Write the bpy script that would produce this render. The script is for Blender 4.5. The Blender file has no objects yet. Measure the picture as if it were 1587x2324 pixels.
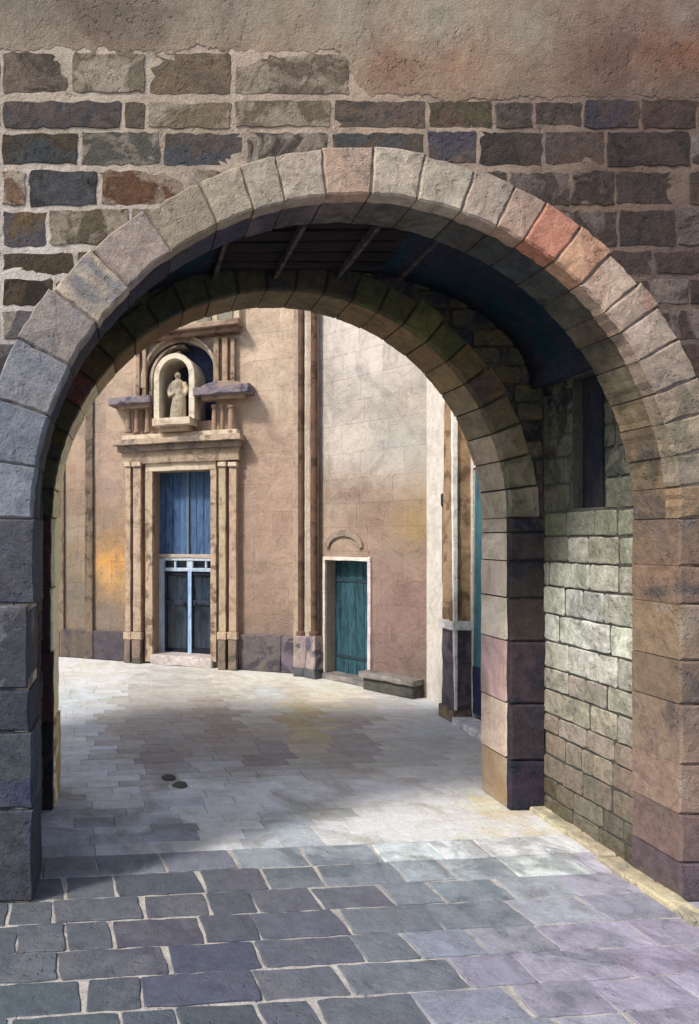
import bpy, bmesh, math, random
from mathutils import Vector, Matrix
random.seed(7)
R = math.radians
scene = bpy.context.scene
COL = scene.collection

# ------------------------------------------------------------------ camera model
F, VX, VY, EYE = 1600.0, 300.0, 1220.0, 2.4     # focal length and vanishing point in a 1587-wide picture

def lin(c):
    return c / 12.92 if c <= 0.04045 else ((c + 0.055) / 1.055) ** 2.4

SAT = .27
def C(h, g=1.0):
    c = [lin(int(h[i:i + 2], 16) / 255) for i in (0, 2, 4)]
    y = .3 * c[0] + .55 * c[1] + .15 * c[2]
    return tuple(min(0.9, (v + (y - v) * SAT) * g) for v in c)

def jit(c, a=0.12, hue=0.05, rnd=random):
    k = 1 + rnd.uniform(-a, a)
    return tuple(max(0.004, min(0.9, v * k * (1 + rnd.uniform(-hue, hue)))) for v in c)

def mix(a, b, t):
    return tuple(x + (y - x) * t for x, y in zip(a, b))

def idw(anchors, x, y, p=2.2):
    sw = 0; acc = [0, 0, 0]
    for ax, ay, c in anchors:
        d = (x - ax) ** 2 + (y - ay) ** 2 + 1e-6
        w = 1 / d ** (p / 2)
        sw += w
        for i in range(3):
            acc[i] += c[i] * w
    return tuple(v / sw for v in acc)

# ------------------------------------------------------------------ mesh builder
class MB:
    def __init__(self):
        self.v = []; self.f = []; self.c = []; self.t = []
    def add(self, verts, faces, col, tint=None):
        o = len(self.v)
        self.v += [tuple(p) for p in verts]
        self.f += [tuple(i + o for i in f) for f in faces]
        if isinstance(col, list):
            self.c += col; self.t += (tint or col)
        else:
            self.c += [col] * len(verts)
            self.t += [tint or col] * len(verts)
    def build(self, name, mat, parent=None, smooth=False):
        root = parent
        while root is not None and root.parent is not None:
            root = root.parent
        off = Vector(root.location) if root is not None else Vector((0, 0, 0))
        me = bpy.data.meshes.new(name)
        me.from_pydata([Vector(p) - off for p in self.v], [], self.f)
        for nm, src in (('Col', self.c), ('Tint', self.t)):
            at = me.attributes.new(nm, 'FLOAT_COLOR', 'POINT')
            flat = []
            for c in src:
                flat += [c[0], c[1], c[2], 1.0]
            at.data.foreach_set('color', flat)
        bm = bmesh.new(); bm.from_mesh(me)
        bmesh.ops.recalc_face_normals(bm, faces=bm.faces[:])
        bm.to_mesh(me); bm.free()
        if smooth:
            for p in me.polygons:
                p.use_smooth = True
        me.materials.append(mat)
        o = bpy.data.objects.new(name, me)
        COL.objects.link(o)
        if parent is not None:
            o.parent = parent
        return o

def resample(poly, step, amp, rnd):
    out = []
    n = len(poly)
    for i in range(n):
        a, b = poly[i], poly[(i + 1) % n]
        L = math.hypot(b[0] - a[0], b[1] - a[1])
        k = max(1, int(L / step))
        for j in range(k):
            t = j / k
            out.append((a[0] + (b[0] - a[0]) * t + rnd.uniform(-amp, amp), a[1] + (b[1] - a[1]) * t + rnd.uniform(-amp, amp)))
    return out

def round_corners(poly, r):
    out = []
    n = len(poly)
    for i in range(n):
        p0, p, p1 = poly[i - 1], poly[i], poly[(i + 1) % n]
        for q in (p0, p1):
            L = math.hypot(q[0] - p[0], q[1] - p[1])
            k = min(r, L * 0.35) / max(L, 1e-6)
            out.append((p[0] + (q[0] - p[0]) * k, p[1] + (q[1] - p[1]) * k))
    return out

def stone(mb, poly, P, h0, h1, bev=0.015, col=(.3, .3, .3), tint=None, step=0.08, amp=0.006, tilt=0.006, corner=0.0, rnd=random, vcol=None):
    """a block with outline `poly` in a plane, from depth h0 out to h1, chamfered and slightly uneven; P maps (a,b,h) to space"""
    if corner > 0:
        poly = round_corners(poly, corner)
    pts = resample(poly, step, amp, rnd) if amp > 0 else list(poly)
    n = len(pts)
    cx = sum(p[0] for p in pts) / n; cy = sum(p[1] for p in pts) / n
    ta, tb = rnd.uniform(-tilt, tilt) * 2, rnd.uniform(-tilt, tilt) * 2
    dh = rnd.uniform(-tilt, tilt)
    def top(a, b):
        return h1 + dh + ta * (a - cx) + tb * (b - cy)
    verts = [P(a, b, h0) for a, b in pts]
    verts += [P(a, b, top(a, b) - bev) for a, b in pts]
    ins = []
    for a, b in pts:
        L = math.hypot(a - cx, b - cy)
        k = 1 - min(0.45, bev / max(L, 1e-6))
        ins.append((cx + (a - cx) * k, cy + (b - cy) * k))
    verts += [P(a, b, top(a, b) + (rnd.uniform(-.25, .25) * bev if amp > 0 else 0)) for a, b in ins]
    faces = []
    for i in range(n):
        j = (i + 1) % n
        faces.append((i, j, n + j, n + i))
        faces.append((n + i, n + j, 2 * n + j, 2 * n + i))
    # cap as fan round a middle vertex
    verts.append(P(cx, cy, top(cx, cy) + (rnd.uniform(0, .5) * bev if amp > 0 else 0)))
    m = 3 * n
    for i in range(n):
        faces.append((2 * n + i, 2 * n + (i + 1) % n, m))
    faces.append(tuple(range(n)))
    if vcol is not None:
        flat = list(pts) * 2 + ins + [(cx, cy)]
        col = [vcol(a, b)[0] for a, b in flat]; tint = [vcol(a, b)[1] for a, b in flat]
    mb.add(verts, faces, col, tint)

def rect(a0, a1, b0, b1):
    return [(a0, b0), (a1, b0), (a1, b1), (a0, b1)]

def clip(poly, nx, ny, d):
    out = []
    for i in range(len(poly)):
        p, q = poly[i], poly[(i + 1) % len(poly)]
        dp = p[0] * nx + p[1] * ny - d; dq = q[0] * nx + q[1] * ny - d
        if dp >= 0: out.append(p)
        if (dp >= 0) != (dq >= 0):
            t = dp / (dp - dq)
            out.append((p[0] + (q[0] - p[0]) * t, p[1] + (q[1] - p[1]) * t))
    return out

def area(poly):
    return abs(sum(poly[i][0] * poly[(i + 1) % len(poly)][1] - poly[(i + 1) % len(poly)][0] * poly[i][1] for i in range(len(poly)))) / 2

def tube(mb, pts, rads, col, n=12, cap=True, sx=1.0):
    """tapered round tube through points"""
    rings = []
    pts = [Vector(p) for p in pts]
    for i, p in enumerate(pts):
        d = (pts[min(i + 1, len(pts) - 1)] - pts[max(i - 1, 0)]).normalized()
        u = d.cross(Vector((0, 1, 0.01)))
        if u.length < 1e-3: u = d.cross(Vector((1, 0, 0)))
        u.normalize(); w = d.cross(u)
        rings.append([p + (u * math.cos(2 * math.pi * k / n) * sx + w * math.sin(2 * math.pi * k / n)) * rads[i] for k in range(n)])
    verts = [q for r in rings for q in r]
    faces = []
    for i in range(len(rings) - 1):
        for k in range(n):
            faces.append((i * n + k, i * n + (k + 1) % n, (i + 1) * n + (k + 1) % n, (i + 1) * n + k))
    if cap:
        faces.append(tuple(range(n))); faces.append(tuple((len(rings) - 1) * n + k for k in range(n)))
    mb.add(verts, faces, col)

def grid_sheet(mb, a0, a1, b0, b1, na, nb, P, colf, inside=None):
    verts = []; cols = []; faces = []
    for j in range(nb + 1):
        for i in range(na + 1):
            a = a0 + (a1 - a0) * i / na; b = b0 + (b1 - b0) * j / nb
            verts.append(P(a, b)); cols.append(colf(a, b))
    for j in range(nb):
        for i in range(na):
            a = a0 + (a1 - a0) * (i + .5) / na; b = b0 + (b1 - b0) * (j + .5) / nb
            if inside is None or inside(a, b):
                k = j * (na + 1) + i
                faces.append((k, k + 1, k + na + 2, k + na + 1))
    mb.add(verts, faces, cols)

# ------------------------------------------------------------------ materials
def nd(nt, typ, **kw):
    n = nt.nodes.new(typ)
    for k, v in kw.items():
        setattr(n, k, v)
    return n

def stone_mat(name, blot=2.2, lo=.46, hi=.56, mott=.35, grain=.18, gscale=75, bump=.8, bdist=.012, rough=.92, tide=.25, tintamt=1.0, stretch=(1, 1, 1), wash=0.0, washcol=(.3, .25, .2)):
    m = bpy.data.materials.new(name); m.use_nodes = True
    nt = m.node_tree; L = nt.links.new
    b = nt.nodes['Principled BSDF']
    b.inputs['Roughness'].default_value = rough
    b.inputs['Specular IOR Level'].default_value = .2
    tc = nd(nt, 'ShaderNodeTexCoord')
    mp = nd(nt, 'ShaderNodeMapping'); mp.inputs['Scale'].default_value = stretch
    L(tc.outputs['Object'], mp.inputs['Vector'])
    def noise(scale, det, ro=.6, dist=0):
        n = nd(nt, 'ShaderNodeTexNoise')
        n.inputs['Scale'].default_value = scale; n.inputs['Detail'].default_value = det
        n.inputs['Roughness'].default_value = ro; n.inputs['Distortion'].default_value = dist
        L(mp.outputs['Vector'], n.inputs['Vector']); return n
    def rng(src, a, b_, c, d, clampit=True):
        r = nd(nt, 'ShaderNodeMapRange'); r.clamp = clampit
        for i, v in zip((1, 2, 3, 4), (a, b_, c, d)): r.inputs[i].default_value = v
        L(src, r.inputs[0]); return r.outputs[0]
    def mixc(fac, a, b_, mode='MIX'):
        x = nd(nt, 'ShaderNodeMix', data_type='RGBA', blend_type=mode)
        if isinstance(fac, float): x.inputs[0].default_value = fac
        else: L(fac, x.inputs[0])
        for s, k in ((a, 6), (b_, 7)):
            if isinstance(s, tuple): x.inputs[k].default_value = (*s, 1)
            else: L(s, x.inputs[k])
        return x.outputs[2]
    c1 = nd(nt, 'ShaderNodeAttribute', attribute_name='Col').outputs['Color']
    c2 = nd(nt, 'ShaderNodeAttribute', attribute_name='Tint').outputs['Color']
    n1 = noise(blot, 5, .62, .9)
    f1 = rng(n1.outputs[0], lo, hi, 0, tintamt)
    base = mixc(f1, c1, c2)
    n2 = noise(blot * 4.5, 5, .65, .5)
    v2 = rng(n2.outputs[0], .25, .75, 1 - mott, 1 + mott)
    n3 = noise(gscale, 3, .7)
    v3 = rng(n3.outputs[0], .2, .8, 1 - grain, 1 + grain)
    mul = nd(nt, 'ShaderNodeMath', operation='MULTIPLY'); L(v2, mul.inputs[0]); L(v3, mul.inputs[1])
    fac = mul.outputs[0]
    if tide > 0:   # mineral tide marks along the rims of damp patches
        sub = nd(nt, 'ShaderNodeMath', operation='SUBTRACT'); L(n1.outputs[0], sub.inputs[0]); sub.inputs[1].default_value = lo
        ab = nd(nt, 'ShaderNodeMath', operation='ABSOLUTE'); L(sub.outputs[0], ab.inputs[0])
        td = rng(ab.outputs[0], 0, .018, 1 - tide, 1)
        m2 = nd(nt, 'ShaderNodeMath', operation='MULTIPLY'); L(fac, m2.inputs[0]); L(td, m2.inputs[1]); fac = m2.outputs[0]
    if wash > 0:
        n4 = noise(.55, 4, .6, 1.2)
        base = mixc(rng(n4.outputs[0], .48, .7, 0, wash), base, washcol)
    sc = nd(nt, 'ShaderNodeVectorMath', operation='SCALE'); L(base, sc.inputs[0]); L(fac, sc.inputs[3])
    L(sc.outputs[0], b.inputs['Base Color'])
    # relief
    n5 = noise(gscale, 4, .7); n6 = noise(14, 5, .6)
    a5 = nd(nt, 'ShaderNodeMath', operation='MULTIPLY_ADD'); L(n6.outputs[0], a5.inputs[0]); a5.inputs[1].default_value = 1.6; L(n5.outputs[0], a5.inputs[2])
    n7 = noise(27, 3, .55)
    pit0 = rng(n7.outputs[0], .58, .70, 0, -1.8)
    pm = nd(nt, 'ShaderNodeMath', operation='MULTIPLY'); L(pit0, pm.inputs[0]); L(rng(n1.outputs[0], .45, .62, 0, 1), pm.inputs[1]); pit = pm.outputs[0]
    a7 = nd(nt, 'ShaderNodeMath', operation='ADD'); L(a5.outputs[0], a7.inputs[0]); L(pit, a7.inputs[1]); a5 = a7
    bp = nd(nt, 'ShaderNodeBump'); bp.inputs['Strength'].default_value = bump; bp.inputs['Distance'].default_value = bdist
    L(a5.outputs[0], bp.inputs['Height']); L(bp.outputs[0], b.inputs['Normal'])
    return m

M_rubble = stone_mat('rubble_stone', blot=3.6, mott=.35, tide=.35)
M_dressed = stone_mat('dressed_stone', blot=2.6, lo=.49, hi=.62, mott=.32, grain=.2, tide=.22, wash=.3, washcol=C('6e6258'))
M_mortar = stone_mat('lime_mortar', blot=3, mott=.22, tide=.1)
M_plaster = stone_mat('old_render', blot=1.6, lo=.48, hi=.62, mott=.2, tide=.15, wash=.35, washcol=C('8a7a66'))
M_dark = stone_mat('mossy_shade_stone', blot=2.5, mott=.4, tide=.2)  # moss tints plus passage and soffit shade sit in its vertex colours
M_stucco = stone_mat('church_stone', blot=1.1, lo=.48, hi=.62, mott=.16, grain=.12, gscale=45, bump=.6, bdist=.014, tide=.2, wash=.4, washcol=C('87776e'))
M_trim = stone_mat('carved_stone', blot=3.5, lo=.5, hi=.6, mott=.2, grain=.12, gscale=45, bump=.5, bdist=.012, tide=.2)
M_slab = stone_mat('flagstone', blot=2.4, lo=.47, hi=.6, mott=.22, grain=.2, gscale=85, bump=.6, bdist=.012, rough=.68, tide=.15)
M_sett = stone_mat('courtyard_sett', blot=2.0, lo=.4, hi=.65, mott=.14, grain=.16, gscale=45, bump=.6, bdist=.014, rough=.85, tide=.0)
M_wood = stone_mat('weathered_timber', blot=3, mott=.3, tide=.2, stretch=(.4, 3, 1), bump=.5)
M_paint = stone_mat('painted_wood', blot=5, lo=.45, hi=.6, mott=.25, tide=.25, stretch=(3, 3, .6), rough=.6, bump=.35, bdist=.006)
M_iron = stone_mat('iron', blot=6, mott=.3, rough=.6)
def glass_mat():
    m = bpy.data.materials.new('dark_window_glass'); m.use_nodes = True
    nt = m.node_tree; b = nt.nodes['Principled BSDF']
    n = nd(nt, 'ShaderNodeTexNoise'); n.inputs['Scale'].default_value = 4; n.inputs['Detail'].default_value = 4
    r = nd(nt, 'ShaderNodeValToRGB')
    r.color_ramp.elements[0].color = (.006, .010, .02, 1); r.color_ramp.elements[1].color = (.03, .055, .085, 1)
    r.color_ramp.elements[0].position = .35; r.color_ramp.elements[1].position = .7
    nt.links.new(n.outputs[0], r.inputs[0]); nt.links.new(r.outputs[0], b.inputs['Base Color'])
    b.inputs['Roughness'].default_value = .25
    return m
M_glass = glass_mat()

# ------------------------------------------------------------------ things
def thing(name, loc, label, cat, group=None):
    o = bpy.data.objects.new(name, None); COL.objects.link(o)
    o.location = loc; o.empty_display_size = .3
    o['label'] = label; o['category'] = cat
    if group: o['group'] = group
    bpy.context.view_layer.update()
    return o

def tag(o, label=None, cat=None, kind=None, group=None):
    if label: o['label'] = label
    if cat: o['category'] = cat
    if kind: o['kind'] = kind
    if group: o['group'] = group
    return o

# =================================================================== GATEHOUSE
Y0, Y1, Y2, Y3 = 4.66, 5.08, 6.20, 6.70        # front face, back of front arch, face of rear arch, rear face
TOP = 6.25
ACX, ACZ, AR = 1.472, 2.53, 2.135              # front arch centre and radius
BCX, BCZ, BR = 1.31, 2.575, 2.01               # rear arch
WX = 3.63                                      # right passage wall
LX = -0.80                                     # left passage wall
def FX(x): return (x - VX) / F * 4.63
def FZ(y): return EYE + (VY - y) / F * 4.63
def PXf(X): return VX + X / 4.63 * F
def PYf(Z): return VY - (Z - EYE) / 4.63 * F

gate = thing('gatehouse', (ACX, Y0, 0), 'old rubble stone gatehouse with a big round archway and a short dark passage', 'gatehouse')

G = 1.25
mort = C('b4a08a', 1.15)

def arch_plate(mb, x0, x1, z1, cx, cz, r, ya, yb, col, n=56):
    """wall with a round-headed opening down to the ground"""
    angs = [math.pi * i / n for i in range(n + 1)]
    for xx in (x0, x1):
        angs.append(math.atan2(z1 - cz, xx - cx))
    angs = sorted(angs)
    inner = [(cx + r * math.cos(a), cz + r * math.sin(a)) for a in angs]
    outer = []
    for a in angs:
        c, s = math.cos(a), math.sin(a)
        t = 1e9
        if s > 1e-6: t = min(t, (z1 - cz) / s)
        if c > 1e-6: t = min(t, (x1 - cx) / c)
        if c < -1e-6: t = min(t, (x0 - cx) / c)
        outer.append((cx + t * c, cz + t * s))
    inner = [(cx + r, -.1)] + inner + [(cx - r, -.1)]
    outer = [(x1, -.1)] + outer + [(x0, -.1)]
    m = len(inner)
    v = []
    for y in (ya, yb):
        v += [(x, y, z) for x, z in inner] + [(x, y, z) for x, z in outer]
    f = []
    for i in range(m - 1):
        f.append((i, i + 1, m + i + 1, m + i))
        f.append((2 * m + i, 2 * m + i + 1, 3 * m + i + 1, 3 * m + i))
        f.append((i, i + 1, 2 * m + i + 1, 2 * m + i))
        f.append((m + i, m + i + 1, 3 * m + i + 1, 3 * m + i))
    f.append((0, m, 3 * m, 2 * m)); f.append((m - 1, 2 * m - 1, 4 * m - 1, 3 * m - 1))
    mb.add(v, f, col)

# ---- front wall core and coursed facing
mb = MB(); arch_plate(mb, -5, 8, TOP, ACX, ACZ, AR + .025, Y0, Y1, mort)
mb.c = [mort] * len(mb.v); mb.t = [C('7d6a58')] * len(mb.v)
front_wall = mb.build('front_wall', M_mortar, gate)

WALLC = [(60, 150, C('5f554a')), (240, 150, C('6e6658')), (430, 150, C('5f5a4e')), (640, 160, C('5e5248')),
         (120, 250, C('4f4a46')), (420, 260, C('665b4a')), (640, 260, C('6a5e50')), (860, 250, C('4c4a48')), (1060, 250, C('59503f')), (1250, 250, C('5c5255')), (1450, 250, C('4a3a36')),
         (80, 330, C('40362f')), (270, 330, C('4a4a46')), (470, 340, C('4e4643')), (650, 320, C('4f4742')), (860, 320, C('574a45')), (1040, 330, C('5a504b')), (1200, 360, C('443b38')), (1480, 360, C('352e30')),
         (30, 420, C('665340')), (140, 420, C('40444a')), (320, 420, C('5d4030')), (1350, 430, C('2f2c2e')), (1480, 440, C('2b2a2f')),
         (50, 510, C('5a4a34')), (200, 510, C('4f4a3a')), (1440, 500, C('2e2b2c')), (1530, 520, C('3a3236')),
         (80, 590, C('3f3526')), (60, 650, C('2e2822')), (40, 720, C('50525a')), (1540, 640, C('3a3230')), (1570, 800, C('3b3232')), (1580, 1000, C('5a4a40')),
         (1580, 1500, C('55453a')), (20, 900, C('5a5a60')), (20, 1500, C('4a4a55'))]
TINTS = [C('3a4458'), C('39424a'), C('2a2a2c'), C('6e5a42'), C('5a4632'), C('3a342c'), C('4c4436'), C('7a6850'), C('2e2a26')]
TINTR = [C('2c2828'), C('36302e'), C('4a3630'), C('34344a'), C('5a4032'), C('3c322c')]
rows = [(112, 208, [-400, -210, 2, 160, 333, 530, 800, 1010, 1250, 1430, 1600, 1800, 2000]),
        (221, 286, [-300, -120, 2, 278, 333, 530, 757, 975, 1125, 1215, 1330, 1460, 1590, 1750, 1990]),
        (292, 372, [-400, -180, 0, 180, 368, 557, 752, 972, 1090, 1240, 1382, 1575, 1800, 2000]),
        (379, 463, [-320, -170, 0, 60, 225, 425, 600, 1000, 1160, 1300, 1402, 1570, 1750, 1950]),
        (470, 556, [-400, -200, 0, 108, 296, 480, 1180, 1305, 1408, 1545, 1760, 2000]),
        (563, 622, [-320, -150, 0, 170, 330, 1300, 1390, 1490, 1600, 1800, 2000]),
        (630, 690, [-400, -190, 0, 122, 300, 1400, 1480, 1570, 1700, 1900, 2050]),
        (697, 768, [-300, -110, 0, 90, 200, 1450, 1530, 1650, 1850, 2050])]
yy = 776
while yy < 2050:
    hgt = random.choice([70, 82, 95])
    br = [-420]
    while br[-1] < 2100:
        br.append(br[-1] + random.randint(110, 230))
    rows.append((yy, yy + hgt, br)); yy += hgt + 8
mb = MB()
RM = AR + .17
Pf = lambda a, b, h: (a, Y0 - h, b)
for y0, y1, br in rows:
    for i in range(len(br) - 1):
        jg = .014 if br[i] < 800 else .010
        a0, a1 = FX(br[i]) + jg, FX(br[i + 1]) - jg
        b0, b1 = FZ(y1) + .008 + random.uniform(-.006, .012), FZ(y0) - .008 + random.uniform(-.012, .006)
        poly = rect(a0, a1, b0, b1)
        if b0 < 0.02: poly = rect(a0, a1, 0.0, b1)
        cxs, czs = (a0 + a1) / 2, (b0 + b1) / 2
        if czs > ACZ:
            dx, dz = cxs - ACX, czs - ACZ
            L = math.hypot(dx, dz); dx /= L; dz /= L
            poly = clip(poly, dx, dz, dx * ACX + dz * ACZ + RM)
            if len(poly) > 2:
                ccx = sum(p[0] for p in poly) / len(poly); ccz = sum(p[1] for p in poly) / len(poly)
                L = math.hypot(ccx - ACX, ccz - ACZ); dx, dz = (ccx - ACX) / L, (ccz - ACZ) / L
                poly = clip(poly, dx, dz, dx * ACX + dz * ACZ + RM)
        elif cxs < ACX: poly = clip(poly, -1, 0, -(ACX - AR - .12))
        else: poly = clip(poly, 1, 0, ACX + AR + .12)
        if len(poly) < 3 or area(poly) < .004: continue
        px, py = PXf(cxs), PYf(czs)
        if px > 780 and y1 < 212: continue          # rendered patch
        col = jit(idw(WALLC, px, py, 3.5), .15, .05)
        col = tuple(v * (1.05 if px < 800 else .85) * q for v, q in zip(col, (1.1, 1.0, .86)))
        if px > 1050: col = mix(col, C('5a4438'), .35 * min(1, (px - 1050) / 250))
        if random.random() < (.5 if px < 800 else .3):
            tint = mix(col, C('9c8a74') if px < 900 else C('75645a'), random.uniform(.5, .85))
        else:
            tint = mix(col, jit(random.choice(TINTS if px < 900 else TINTR), .2, .05), .65)
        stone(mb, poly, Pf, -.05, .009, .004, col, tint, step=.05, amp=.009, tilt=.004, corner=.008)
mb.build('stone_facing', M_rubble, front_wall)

# ---- old render left on the upper part of the wall
PLC = [(60, 40, C('857a6c')), (300, 60, C('8c8271')), (550, 40, C('9a8f7e')), (800, 60, C('a09684')), (1000, 40, C('a39a88')), (1200, 60, C('9a8c7b')), (1420, 60, C('8a7465')),
       (1560, 40, C('8a786e')), (880, 150, C('b08a68')), (1050, 150, C('a98468')), (1200, 170, C('937a64')), (1350, 150, C('7f6152')), (1500, 120, C('85543c')), (1560, 200, C('5f4438')), (1400, 215, C('6b4a40')),
       (780, 110, C('a8977f')), (620, 95, C('9b8a72')), (200, 105, C('80705f')), (0, 105, C('857566')), (1570, 110, C('8f5a3a'))]
from mathutils import noise as mnoise
def plaster_edge(a):
    px = PXf(a)
    k = max(0, min(1, (px - 760) / 90))
    edge = 106 + 108 * k * k * (3 - 2 * k)
    return edge + 24 * mnoise.noise((px * .012, 3.1, 0)) + 12 * mnoise.noise((px * .05, 9.0, 0)) + 7 * mnoise.noise((px * .16, 9.0, 4)) + 4 * mnoise.noise((px * .4, 2.0, 4))
MORT = [(100, 250, C('a8967e')), (400, 300, C('a28c74')), (640, 250, C('a68f78')), (860, 300, C('a0866c')), (1050, 330, C('98806a')), (1250, 300, C('7c6656')), (1450, 250, C('6c564a')), (1450, 400, C('6a5442')), (1350, 480, C('6e5844')), (1560, 560, C('5c4a42')), (1570, 900, C('5c4e46')),
        (1580, 1500, C('54443c')), (60, 470, C('b4a494')), (60, 560, C('b8aa9c')), (250, 470, C('aa9884')), (60, 640, C('b4a698')), (20, 900, C('6a6a70')), (20, 1500, C('50525a'))]
mb = MB()
def pt_in(a, b):
    if b > ACZ: return math.hypot(a - ACX, b - ACZ) > AR + .12
    return abs(a - ACX) > AR + .12
grid_sheet(mb, -5, 8, 0, FZ(60), 200, 90, lambda a, b: (a, Y0 - .004 - .004 * mnoise.noise((a * 4, b * 4, 0)), b), lambda a, b: tuple(min(.85, v * 1.15) for v in idw(MORT, max(-50, min(1650, PXf(a))), PYf(b), 3)), pt_in)
mb.t = [tuple(v * .8 for v in c) for c in mb.c]
mb.build('mortar_pointing', M_mortar, front_wall, smooth=True)
mb = MB()
NA, NB = 700, 10
vs_, cs_, fs_ = [], [], []
for i in range(NA + 1):
    aa = -5 + 13 * i / NA
    zb = FZ(plaster_edge(aa))
    for j in range(NB + 1):
        t_ = (j / NB) ** 1.6
        zz = zb + (TOP - zb) * t_
        bl = max(0, 1 - (zz - zb) / .22)
        pxx = max(-50, min(1650, PXf(aa)))
        cc = mix(idw(PLC, pxx, PYf(zz), 2.5), idw(MORT, pxx, PYf(zz), 3), .6 * bl)
        vs_.append((aa, Y0 - .0075 - .002 * mnoise.noise((aa * 2, zz * 2, 0)) - .006 * min(1, (zz - zb) / .35), zz)); cs_.append(tuple(v * q for v, q in zip(cc, (.88, .84, .78))))
for i in range(NA):
    for j in range(NB):
        k = i * (NB + 1) + j
        fs_.append((k, k + 1, k + NB + 2, k + NB + 1))
mb.add(vs_, fs_, cs_)
mb.t = [tuple(min(.9, v * k) for v, k in zip(c, (.72, .68, .7))) for c in mb.c]
pl = mb.build('render_patch', M_plaster, front_wall, smooth=True)
# coping
mb = MB()
xx = -5
while xx < 8:
    w = random.uniform(.7, 1.1)
    stone(mb, rect(xx + .006, min(8, xx + w) - .006, Y0 - .08, Y3 + .06), lambda a, b, h: (a, b, TOP + h), 0, .14, .02, jit(C('8c8070')), jit(C('5c5850')))
    xx += w
mb.build('coping', M_dressed, gate)

# ---- front arch: voussoirs and jamb blocks
RINGC = [(165, C('6f7480')), (156, C('7d7f80')), (147, C('83796f')), (139, C('a8947c')), (130, C('8f8070')), (120, C('8a7a66')), (111, C('9a8870')), (105, C('9c8a74')), (98, C('a8967e')),
         (91, C('b09074')), (83, C('b0a088')), (75, C('b0a088')), (67, C('a38c76')), (61, C('a8866c')), (55, C('b4704c')), (49, C('b4805e')), (42, C('b09278')), (37, C('a08870')), (33, C('a08672')),
         (26, C('8f7c68')), (20, C('8f7c62')), (14, C('a08a6c')), (8, C('8f7c68')), (3, C('86684a'))]
def ringcol(tab, a):
    return min(tab, key=lambda t: abs(t[0] - a))[1]
mb = MB(); 
def ring_bed(mb, cx, cz, r0, r1, ya, yb, col, n=48):
    v = []; f = []
    for i in range(n + 1):
        a = math.pi * i / n
        for r in (r0, r1):
            for y in (ya, yb):
                v.append((cx + r * math.cos(a), y, cz + r * math.sin(a)))
    for i in range(n):
        k = 4 * i
        f += [(k, k + 4, k + 6, k + 2), (k + 1, k + 5, k + 7, k + 3), (k, k + 4, k + 5, k + 1), (k + 2, k + 6, k + 7, k + 3)]
    mb.add(v, f, col)
ring_bed(mb, ACX, ACZ, AR + .018, AR + .26, Y0 - .014, Y1 - .01, C('75675a'))
front_arch = mb.build('front_arch', M_mortar, gate)
joints = [0, 5.5, 11, 17, 22.5, 29, 35, 39.5, 46, 52.3, 58.8, 64.2, 71, 79.1, 87.2, 95.2, 102.5, 108.2, 115, 124.5, 134.5, 143, 152, 161.5, 171, 180]
def arc_poly(cx, cz, r0, r1, a0, a1, n=5, gap=.006):
    out = []
    g0 = gap / r0; g1 = gap / r1
    for i in range(n + 1):
        a = a0 + g0 + (a1 - a0 - 2 * g0) * i / n
        out.append((cx + r0 * math.cos(a), cz + r0 * math.sin(a)))
    for i in range(n + 1):
        a = a1 - g1 - (a1 - a0 - 2 * g1) * i / n
        out.append((cx + r1 * math.cos(a), cz + r1 * math.sin(a)))
    return out
YFF = Y0 + .10
SF1 = [(175, C('4a4c58')), (150, C('3c3c50')), (130, C('38384a')), (118, C('46445a')), (105, C('6a6068')), (92, C('756a66')), (80, C('6e6660')), (68, C('4e5452')), (58, C('465250')), (48, C('525448')), (38, C('625a48')), (28, C('6c5e48')), (18, C('7a684e')), (8, C('7c674c'))]  # soffit colours darkened to hold the shade under the arch
def backP(y_back):
    return lambda a, b, h: (a, y_back - h, b)
for i in range(len(joints) - 1):
    a0, a1 = R(joints[i]), R(joints[i + 1])
    am = (joints[i] + joints[i + 1]) / 2
    ro = AR + (.30 if am < 110 else .30 + .09 * min(1, (am - 110) / 40)) + random.uniform(-.02, .02)
    col = jit(tuple(v * 1.15 for v in ringcol(RINGC, am)), .07, .03)
    if 60 < am < 120: tnt = mix(col, C('8a7a6a'), .6)
    elif am >= 120: tnt = mix(col, C('5c6472'), .7)
    elif am > 35: tnt = mix(col, C('9a5a3c'), .5)
    else: tnt = mix(col, C('5f5a48'), .7)
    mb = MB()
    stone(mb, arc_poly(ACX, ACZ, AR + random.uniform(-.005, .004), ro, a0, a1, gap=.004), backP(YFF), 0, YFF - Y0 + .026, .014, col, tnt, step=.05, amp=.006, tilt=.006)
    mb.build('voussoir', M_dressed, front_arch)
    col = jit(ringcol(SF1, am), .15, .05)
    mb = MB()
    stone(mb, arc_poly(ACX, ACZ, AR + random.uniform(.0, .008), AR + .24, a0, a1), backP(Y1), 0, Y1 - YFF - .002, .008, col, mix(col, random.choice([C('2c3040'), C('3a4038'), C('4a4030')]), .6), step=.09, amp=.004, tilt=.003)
    mb.build('soffit_stone', M_dark, front_arch)
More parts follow.
